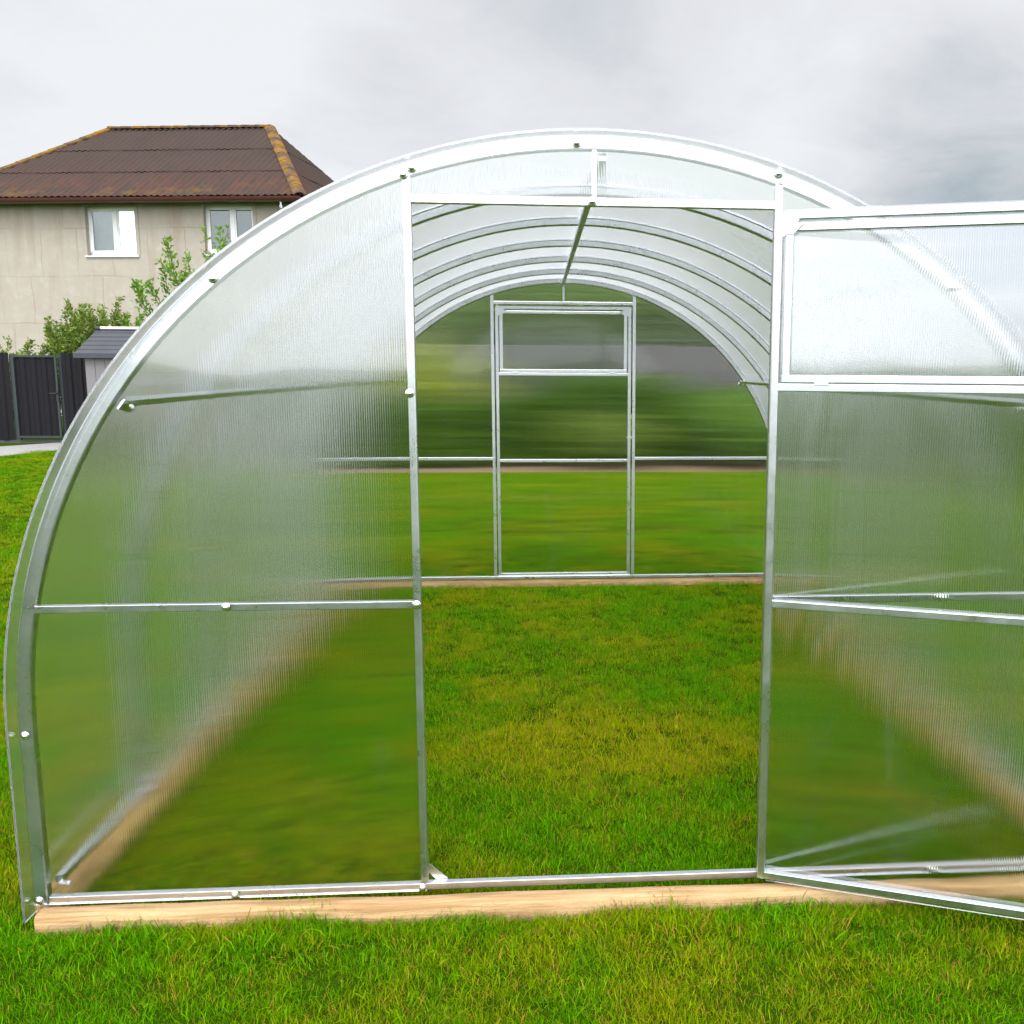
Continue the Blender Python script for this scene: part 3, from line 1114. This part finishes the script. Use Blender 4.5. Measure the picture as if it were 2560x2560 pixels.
# ------------------------------------------------------------------ vegetation
def leaf_quads(cent, nrm_dir, length, width, rng):
    """diamond leaves at cent along random-ish directions"""
    n = len(cent)
    d = nrm_dir / np.linalg.norm(nrm_dir, axis=1, keepdims=True)
    r = rng.normal(size=(n, 3))
    s = np.cross(d, r)
    s /= np.linalg.norm(s, axis=1, keepdims=True) + 1e-9
    ln = length[:, None]
    wd = width[:, None]
    return np.stack([cent, cent + d * ln * .45 + s * wd, cent + d * ln, cent + d * ln * .45 - s * wd], axis=1)


def shrub(name, label, cat, loc, n_stem, h, spread, leaf, mat, seed, group=None, lean=(0, 0), per=26, stem_r=.012, up_bias=1.0):
    rng = np.random.default_rng(seed)
    root = thing(name, label, cat, loc, 0, group)
    cents, dirs, tones = [], [], []
    st = MB()
    for i in range(n_stem):
        a = rng.uniform(0, 2 * math.pi)
        rr = spread * math.sqrt(rng.uniform(0, 1))
        hh = h * rng.uniform(.55, 1.0) * (1 - .35 * (rr / spread) ** 2)
        p0 = np.array([.15 * rr * math.cos(a), .15 * rr * math.sin(a), 0])
        p3 = np.array([rr * math.cos(a) + lean[0], rr * math.sin(a) + lean[1], hh])
        p1 = p0 + np.array([.2 * rr * math.cos(a), .2 * rr * math.sin(a), hh * .55 * up_bias])
        k = 7
        pts = []
        for j in range(k):
            u = j / (k - 1)
            p = (1 - u) ** 2 * p0 + 2 * u * (1 - u) * p1 + u * u * p3 + rng.normal(scale=.02 * h * u, size=3)
            pts.append(p)
        st.tube(pts, [stem_r * (1 - .8 * j / (k - 1)) + .0015 for j in range(k)], 5)
        for q in range(per):
            u = rng.uniform(.22, 1.0) ** .8
            x = u * (k - 1)
            j = min(int(x), k - 2)
            p = pts[j] + (pts[j + 1] - pts[j]) * (x - j)
            tang = pts[j + 1] - pts[j]
            tang /= np.linalg.norm(tang)
            off = rng.normal(size=3)
            off -= tang * off.dot(tang)
            off /= np.linalg.norm(off)
            # side twig carrying a few leaves
            tl = rng.uniform(.05, .26) * h * .45 * (1.1 - u)
            for w_ in range(3):
                c_ = p + (off + .5 * tang) * tl * (w_ / 2) + rng.normal(scale=.02, size=3)
                cents.append(c_)
                dirs.append(off * .8 + tang * .7 + rng.normal(scale=.35, size=3))
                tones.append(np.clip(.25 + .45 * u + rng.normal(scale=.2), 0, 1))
    cents, dirs, tones = np.array(cents), np.array(dirs), np.array(tones)
    sz = rng.uniform(.75, 1.25, len(cents)) * leaf
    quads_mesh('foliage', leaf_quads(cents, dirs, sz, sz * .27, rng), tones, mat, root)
    st.build('stem', TWIG, root, True)
    return root


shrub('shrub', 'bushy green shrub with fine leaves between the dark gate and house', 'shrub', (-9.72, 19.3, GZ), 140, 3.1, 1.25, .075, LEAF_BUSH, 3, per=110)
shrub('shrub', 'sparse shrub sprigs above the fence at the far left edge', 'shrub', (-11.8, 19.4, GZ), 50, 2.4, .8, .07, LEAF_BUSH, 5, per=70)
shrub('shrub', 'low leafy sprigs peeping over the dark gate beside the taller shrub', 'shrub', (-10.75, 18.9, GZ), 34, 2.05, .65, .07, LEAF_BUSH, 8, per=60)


def tree(name, label, cat, loc, h, crown_r, n_leaf, leaf, mat, seed, group=None, clumps=46, low=.35, parts=True):
    rng = np.random.default_rng(seed)
    root = thing(name, label, cat, loc, 0, group)
    tr_ = MB()
    zt = h * .72
    pts = [Vector((rng.normal(scale=.05) * i, rng.normal(scale=.05) * i, zt * i / 6)) for i in range(7)]
    tr_.tube(pts, [.035 * h * (1 - .12 * i) * .55 for i in range(7)], 8)
    cl = []
    for i in range(clumps):
        a = rng.uniform(0, 2 * math.pi)
        z = rng.uniform(low, 1.0)
        env = math.sin(math.pi * min(1, (z - low * .8) / (1.02 - low * .8))) ** .6
        rr = crown_r * env * rng.uniform(.35, 1.0) ** .6
        cl.append((rr * math.cos(a), rr * math.sin(a), z * h))
        if i % 3 == 0:
            b = pts[min(6, int(z * 5.5))]
            c_ = Vector(cl[-1])
            mid = (b + c_) / 2 + Vector((0, 0, -.04 * h))
            tr_.tube([b, mid, c_], [.010 * h, .006 * h, .0025 * h], 5)
    tr_.build('trunk', BARK, root, True)
    cl = np.array(cl)
    idx = rng.integers(0, clumps, n_leaf)
    csz = rng.uniform(.12, .24, clumps) * crown_r * 1.5
    p = cl[idx] + rng.normal(size=(n_leaf, 3)) * (csz[idx][:, None] * np.array([.62, .62, .45]))
    d = rng.normal(size=(n_leaf, 3)) + np.array([0, 0, .2])
    tone = np.clip(rng.uniform(0, .55, clumps)[idx] + rng.normal(scale=.16, size=n_leaf) + .12, 0, 1)
    sz = rng.uniform(.7, 1.3, n_leaf) * leaf
    quads_mesh('crown', leaf_quads(p, d, sz, sz * .3, rng), tone, mat, root)
    return root


def copy_tree(o, parent=None):
    c = o.copy()
    C.objects.link(c)
    c.parent = parent
    for ch in list(o.children):
        copy_tree(ch, c)
    return c


# small tree whose branches reach out beside the arch, in front of the right window
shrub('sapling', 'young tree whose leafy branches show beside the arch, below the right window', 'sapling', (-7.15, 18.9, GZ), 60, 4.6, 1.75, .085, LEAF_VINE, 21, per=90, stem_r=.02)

# dense planting beyond the far end of the lawn
rng = np.random.default_rng(77)


def hedge(name, label, x0, x1, y0, y1, h, n, leaf, mat, seed, gaps=0.0):
    rng = np.random.default_rng(seed)
    root = thing(name, label, 'hedge', ((x0 + x1) / 2, (y0 + y1) / 2, GZ))
    w, dpt = (x1 - x0) / 2, (y1 - y0) / 2
    u = rng.uniform(-1, 1, n) * w
    f = rng.uniform(-1, 1, n)
    v_ = np.sign(f) * np.abs(f) ** .4 * dpt
    top = h * (.88 + .10 * np.sin(u * 1.7 + seed) + .07 * np.sin(u * 4.3 + 2) + rng.normal(scale=.03, size=n))
    z = top * rng.uniform(0.0, 1, n) ** .65
    p = np.stack([u, v_ * (1 - .3 * (z / h) ** 3), z + .03], 1)
    d = rng.normal(size=(n, 3)) + np.array([0, 0, .3])
    tone = np.clip(.35 + .25 * np.sin(u * 2.1) * np.sin(z * 3 + u) + rng.normal(scale=.2, size=n), 0, 1)
    sz = rng.uniform(.7, 1.3, n) * leaf
    quads_mesh('foliage', leaf_quads(p, d, sz, sz * .3, rng), tone, mat, root)
    s = MB()
    for i in range(int((x1 - x0) / .8)):
        x = -w + .4 + i * .8
        s.tube([(x, 0, 0), (x + .05, .03, h * .4), (x + rng.normal() * .1, .02, h * .75)], [.03, .02, .008], 6)
    s.tube([(-w + .3, 0, .01), (0, .02, .012), (w - .3, 0, .01)], .03, 6)
    s.build('stem', BARK, root, True)
    return root


hedge('hedge', 'dense dark green hedge beyond the far edge of the lawn', -0.95, 13.0, 12.0, 13.7, 1.30, 40000, .13, LEAF_HEDGE, 4)
shrub('shrub', 'tall yellow-green shrub showing through the back wall left of its door', 'shrub', (-1.95, 13.1, GZ), 80, 2.1, .95, .12, LEAF_GOLD, 31, per=30)
shrub('shrub', 'dark green shrub between the shed and the yellow-green shrub, behind the panels', 'shrub', (-5.0, 15.6, GZ), 70, 1.75, 1.4, .12, LEAF_BUSH, 33, per=20)

shrub('shrub', 'rounded bright green shrub before the dark hedge, seen right of the back door', 'shrub', (2.9, 11.75, GZ), 60, 1.2, .8, .11, LEAF_VINE, 41, per=26)
shrub('shrub', 'small mid-green shrub before the dark hedge, seen through the back door', 'shrub', (0.75, 11.75, GZ), 50, .95, .75, .10, LEAF_BUSH, 43, per=24)
# a small conical evergreen in front of the grey fence
rng = np.random.default_rng(90)
con = thing('conifer', 'dark cone-shaped evergreen showing through the back door vent', 'tree', (0.15, 19.6, GZ))
nn_ = 9000
zz = 2.75 * (1 - np.sqrt(rng.uniform(0, 1, nn_)))
aa = rng.uniform(0, 2 * math.pi, nn_)
rr = 1.25 * (1 - zz / 2.8) * np.clip(rng.uniform(.45, 1.05, nn_), 0, 1) * (1 + .12 * np.sin(zz * 17 + 3 * aa))
pp = np.stack([rr * np.cos(aa), rr * np.sin(aa), zz + .06], 1)
dd = np.stack([np.cos(aa), np.sin(aa), np.full(nn_, -.1)], 1) + rng.normal(scale=.4, size=(nn_, 3))
sz = rng.uniform(.7, 1.3, nn_) * .12
quads_mesh('crown', leaf_quads(pp, dd, sz, sz * .22, rng), np.clip(rng.normal(.3, .2, nn_), 0, 1), LEAF_HEDGE, con)
MB().tube([(0, 0, 0), (0, 0, 1.4), (0, 0, 2.6)], [.07, .04, .008], 8).build('trunk', BARK, con, True)

GREYW = simple('grey_fence_sheet', (0.080, 0.078, 0.074), 0.7, 0, 0.15, 1.2, 0.3, 0.05)
bf = thing('fence', 'plain grey fence half hidden by the hedge, seen through the back wall', 'fence', (3.0, 21.5, GZ), R(1))
corr_sheet(-6.5, 16, 0, .05, 2.0, .25, .03).build('fence_panel', GREYW, bf)
for i in range(9):
    x = -6.2 + i * 2.7
    MB().bar((x, .06, 0), (x, .06, 1.96), .06, .06, (0, 1, 0), .004).build('post', DARKF, bf)

tg = 'trees beyond the grey fence'
t1 = tree('tree', 'broad dark tree behind the grey fence, nearest the yellow-green shrub', 'tree', (-3.4, 26.0, GZ), 5.0, 2.4, 15000, .20, LEAF_DARK, 101, tg)
t2 = tree('tree', 'tall dark tree standing behind the back door vent', 'tree', (1.6, 26.5, GZ), 5.9, 2.8, 16000, .20, LEAF_DARK, 102, tg)
t3 = tree('tree', 'dark tree seen through the back wall just right of its door', 'tree', (5.2, 25.0, GZ), 5.7, 2.4, 13000, .20, LEAF_DARK, 103, tg)
extra = [(t1, (-0.9, 28.5), 1.0, .96, 'dark tree farthest back, between the two broad trees')]
for src, (x, y), rz, sc_, lab in extra:
    c_ = copy_tree(src)
    c_.location = (x, y, GZ)
    c_.rotation_euler = (0, 0, rz)
    c_.scale = (sc_,) * 3
    c_['label'] = lab
hedge('hedge', 'low green planting in front of the yellow-green shrub', -3.8, -0.98, 11.8, 12.6, .92, 12000, .12, LEAF_HEDGE, 14)
hedge('hedge', 'loose green hedge along the right of the lawn, blurred by the open door', 6.2, 15.5, 9.6, 11.0, 1.55, 20000, .13, LEAF_HEDGE, 9)

# ------------------------------------------------------------------ grass
tcol = bpy.data.collections.new('grass_tufts')


def tuft(seed, nb, rad, h0, h1, wd):
    rng = np.random.default_rng(seed)
    vs, fs, tone = [], [], []
    for i in range(nb):
        a = rng.uniform(0, 2 * math.pi)
        r_ = rad * math.sqrt(rng.uniform())
        bx, by = r_ * math.cos(a), r_ * math.sin(a)
        h_ = rng.uniform(h0, h1)
        la = rng.uniform(0, 2 * math.pi)
        ln_ = h_ * (rng.uniform(.1, 1.0) ** 1.2 + (1.1 if rng.uniform() < .08 else 0))
        dx, dy = math.cos(la), math.sin(la)
        fa = rng.uniform(0, math.pi)
        sx_, sy_ = math.cos(fa), math.sin(fa)
        w_ = wd * rng.uniform(.6, 1.2)
        tn = rng.uniform()
        o = len(vs)
        for u, ww in ((0, 1), (.5, .85), (.82, .5)):
            px = bx + dx * ln_ * u * u
            py = by + dy * ln_ * u * u
            pz = h_ * (u - .18 * u * u * (ln_ / h_))
            vs.append((px - sx_ * w_ * ww, py - sy_ * w_ * ww, pz))
            vs.append((px + sx_ * w_ * ww, py + sy_ * w_ * ww, pz))
        vs.append((bx + dx * ln_, by + dy * ln_, h_ * (1 - .18 * ln_ / h_)))
        fs += [(o, o + 1, o + 3, o + 2), (o + 2, o + 3, o + 5, o + 4), (o + 4, o + 5, o + 6)]
        tone += [tn] * 7
    me = bpy.data.meshes.new('tuft')
    me.from_pydata(vs, [], fs)
    at = me.attributes.new('tone', 'FLOAT', 'POINT')
    at.data.foreach_set('value', tone)
    me.materials.append(GRASS)
    o = bpy.data.objects.new('tuft_%02d' % seed, me)
    tcol.objects.link(o)


for s in range(8):
    tuft(s, 46, .05, .011, .032, .00095)


def scatter(x0, x1, y0, y1, dens):
    n = int((x1 - x0) * (y1 - y0) * dens)
    return np.stack([RNG.uniform(x0, x1, n), RNG.uniform(y0, y1, n)], 1)


_ex = RNG.uniform(-1.6, 1.7, 700)
pts = np.concatenate([scatter(-2.6, 2.6, -1.7, 2.0, 1050), scatter(-2.6, 2.6, 2.0, 4.6, 720),
                      scatter(-7.0, -2.6, -0.6, 6.0, 330), scatter(2.6, 6.0, -0.6, 6.0, 120),
                      scatter(-5.2, -2.6, -2.1, -0.6, 520), scatter(2.6, 5.2, -2.1, -0.6, 520), scatter(-2.6, 2.6, -2.1, -1.7, 520),
                      scatter(-12, 9, 6.0, 15.0, 130), scatter(-2.6, 2.6, 4.6, 6.0, 300),
                      np.stack([_ex, -.033 - .027 * (_ex + 1.474) / 2.994 - .046 - RNG.uniform(0, .03, 700)], 1)])
x, y = pts[:, 0], pts[:, 1]
ok = np.ones(len(pts), bool)
fb = -.033 - .027 * (x + 1.474) / 2.994
ok &= ~((np.abs(y - fb) < .034) & (np.abs(x) < 1.54))
ok &= ~((np.abs(np.abs(x) - 1.481) < .048) & (y > 0) & (y < 4))
ok &= ~((np.abs(y - 4.02) < .04) & (np.abs(x) < 1.5))
ok &= ~((y > 11.25 - .005 * x) & (x > -4.25))
# keep off the gravel path
ok &= ~((x < -4.5) & (y > 13.9 + (x + 8.94) * .5) & (x < -8.9))
pts = pts[ok]
n = len(pts)
me = bpy.data.meshes.new('lawn_grass')
me.vertices.add(n)
co3 = np.concatenate([pts, np.full((n, 1), GZ + .001)], 1)
me.vertices.foreach_set('co', co3.reshape(-1).astype(np.float32))
dist = np.hypot(pts[:, 0] + .13, pts[:, 1] + 2.54)
rot = np.stack([RNG.normal(scale=.2, size=n), RNG.normal(scale=.2, size=n), RNG.uniform(0, 6.283, n)], 1)
scl = RNG.uniform(.75, 1.2, n)
edge = (y[ok] < fb[ok]) & (y[ok] > fb[ok] - .10)
scl[edge] *= 1.15 + .75 * np.clip(np.sin(x[ok][edge] * 5.1) * .5 + np.sin(x[ok][edge] * 13.7) * .5, -.4, 1)
wid = scl * (1 + np.clip(dist - 5, 0, 8) * .07)
sc3 = np.stack([wid, wid, scl], 1)
for nm, arr in (('rot', rot), ('scl', sc3)):
    at = me.attributes.new(nm, 'FLOAT_VECTOR', 'POINT')
    at.data.foreach_set('vector', arr.reshape(-1).astype(np.float32))
at = me.attributes.new('pick', 'INT', 'POINT')
at.data.foreach_set('value', RNG.integers(0, 8, n).astype(np.int32))
me.materials.append(GRASS)
grass = bpy.data.objects.new('lawn_grass', me)
C.objects.link(grass)
tag(grass, 'short green grass blades with scattered straw tips across the lawn', 'grass', None, 'stuff')
ng = bpy.data.node_groups.new('scatter_tufts', 'GeometryNodeTree')
ng.interface.new_socket('Geometry', in_out='INPUT', socket_type='NodeSocketGeometry')
ng.interface.new_socket('Geometry', in_out='OUTPUT', socket_type='NodeSocketGeometry')
gi, go = ng.nodes.new('NodeGroupInput'), ng.nodes.new('NodeGroupOutput')
ci = ng.nodes.new('GeometryNodeCollectionInfo')
ci.inputs['Collection'].default_value = tcol
ci.inputs['Separate Children'].default_value = True
ci.inputs['Reset Children'].default_value = True
iop = ng.nodes.new('GeometryNodeInstanceOnPoints')
iop.inputs['Pick Instance'].default_value = True


def nattr(name, ty):
    a = ng.nodes.new('GeometryNodeInputNamedAttribute')
    a.data_type = ty
    a.inputs['Name'].default_value = name
    return a.outputs[0]


ng.links.new(gi.outputs[0], iop.inputs['Points'])
ng.links.new(ci.outputs[0], iop.inputs['Instance'])
ng.links.new(nattr('pick', 'INT'), iop.inputs['Instance Index'])
e2r = ng.nodes.new('FunctionNodeEulerToRotation')
ng.links.new(nattr('rot', 'FLOAT_VECTOR'), e2r.inputs[0])
ng.links.new(e2r.outputs[0], iop.inputs['Rotation'])
ng.links.new(nattr('scl', 'FLOAT_VECTOR'), iop.inputs['Scale'])
ng.links.new(iop.outputs[0], go.inputs[0])
md = grass.modifiers.new('scatter', 'NODES')
md.node_group = ng
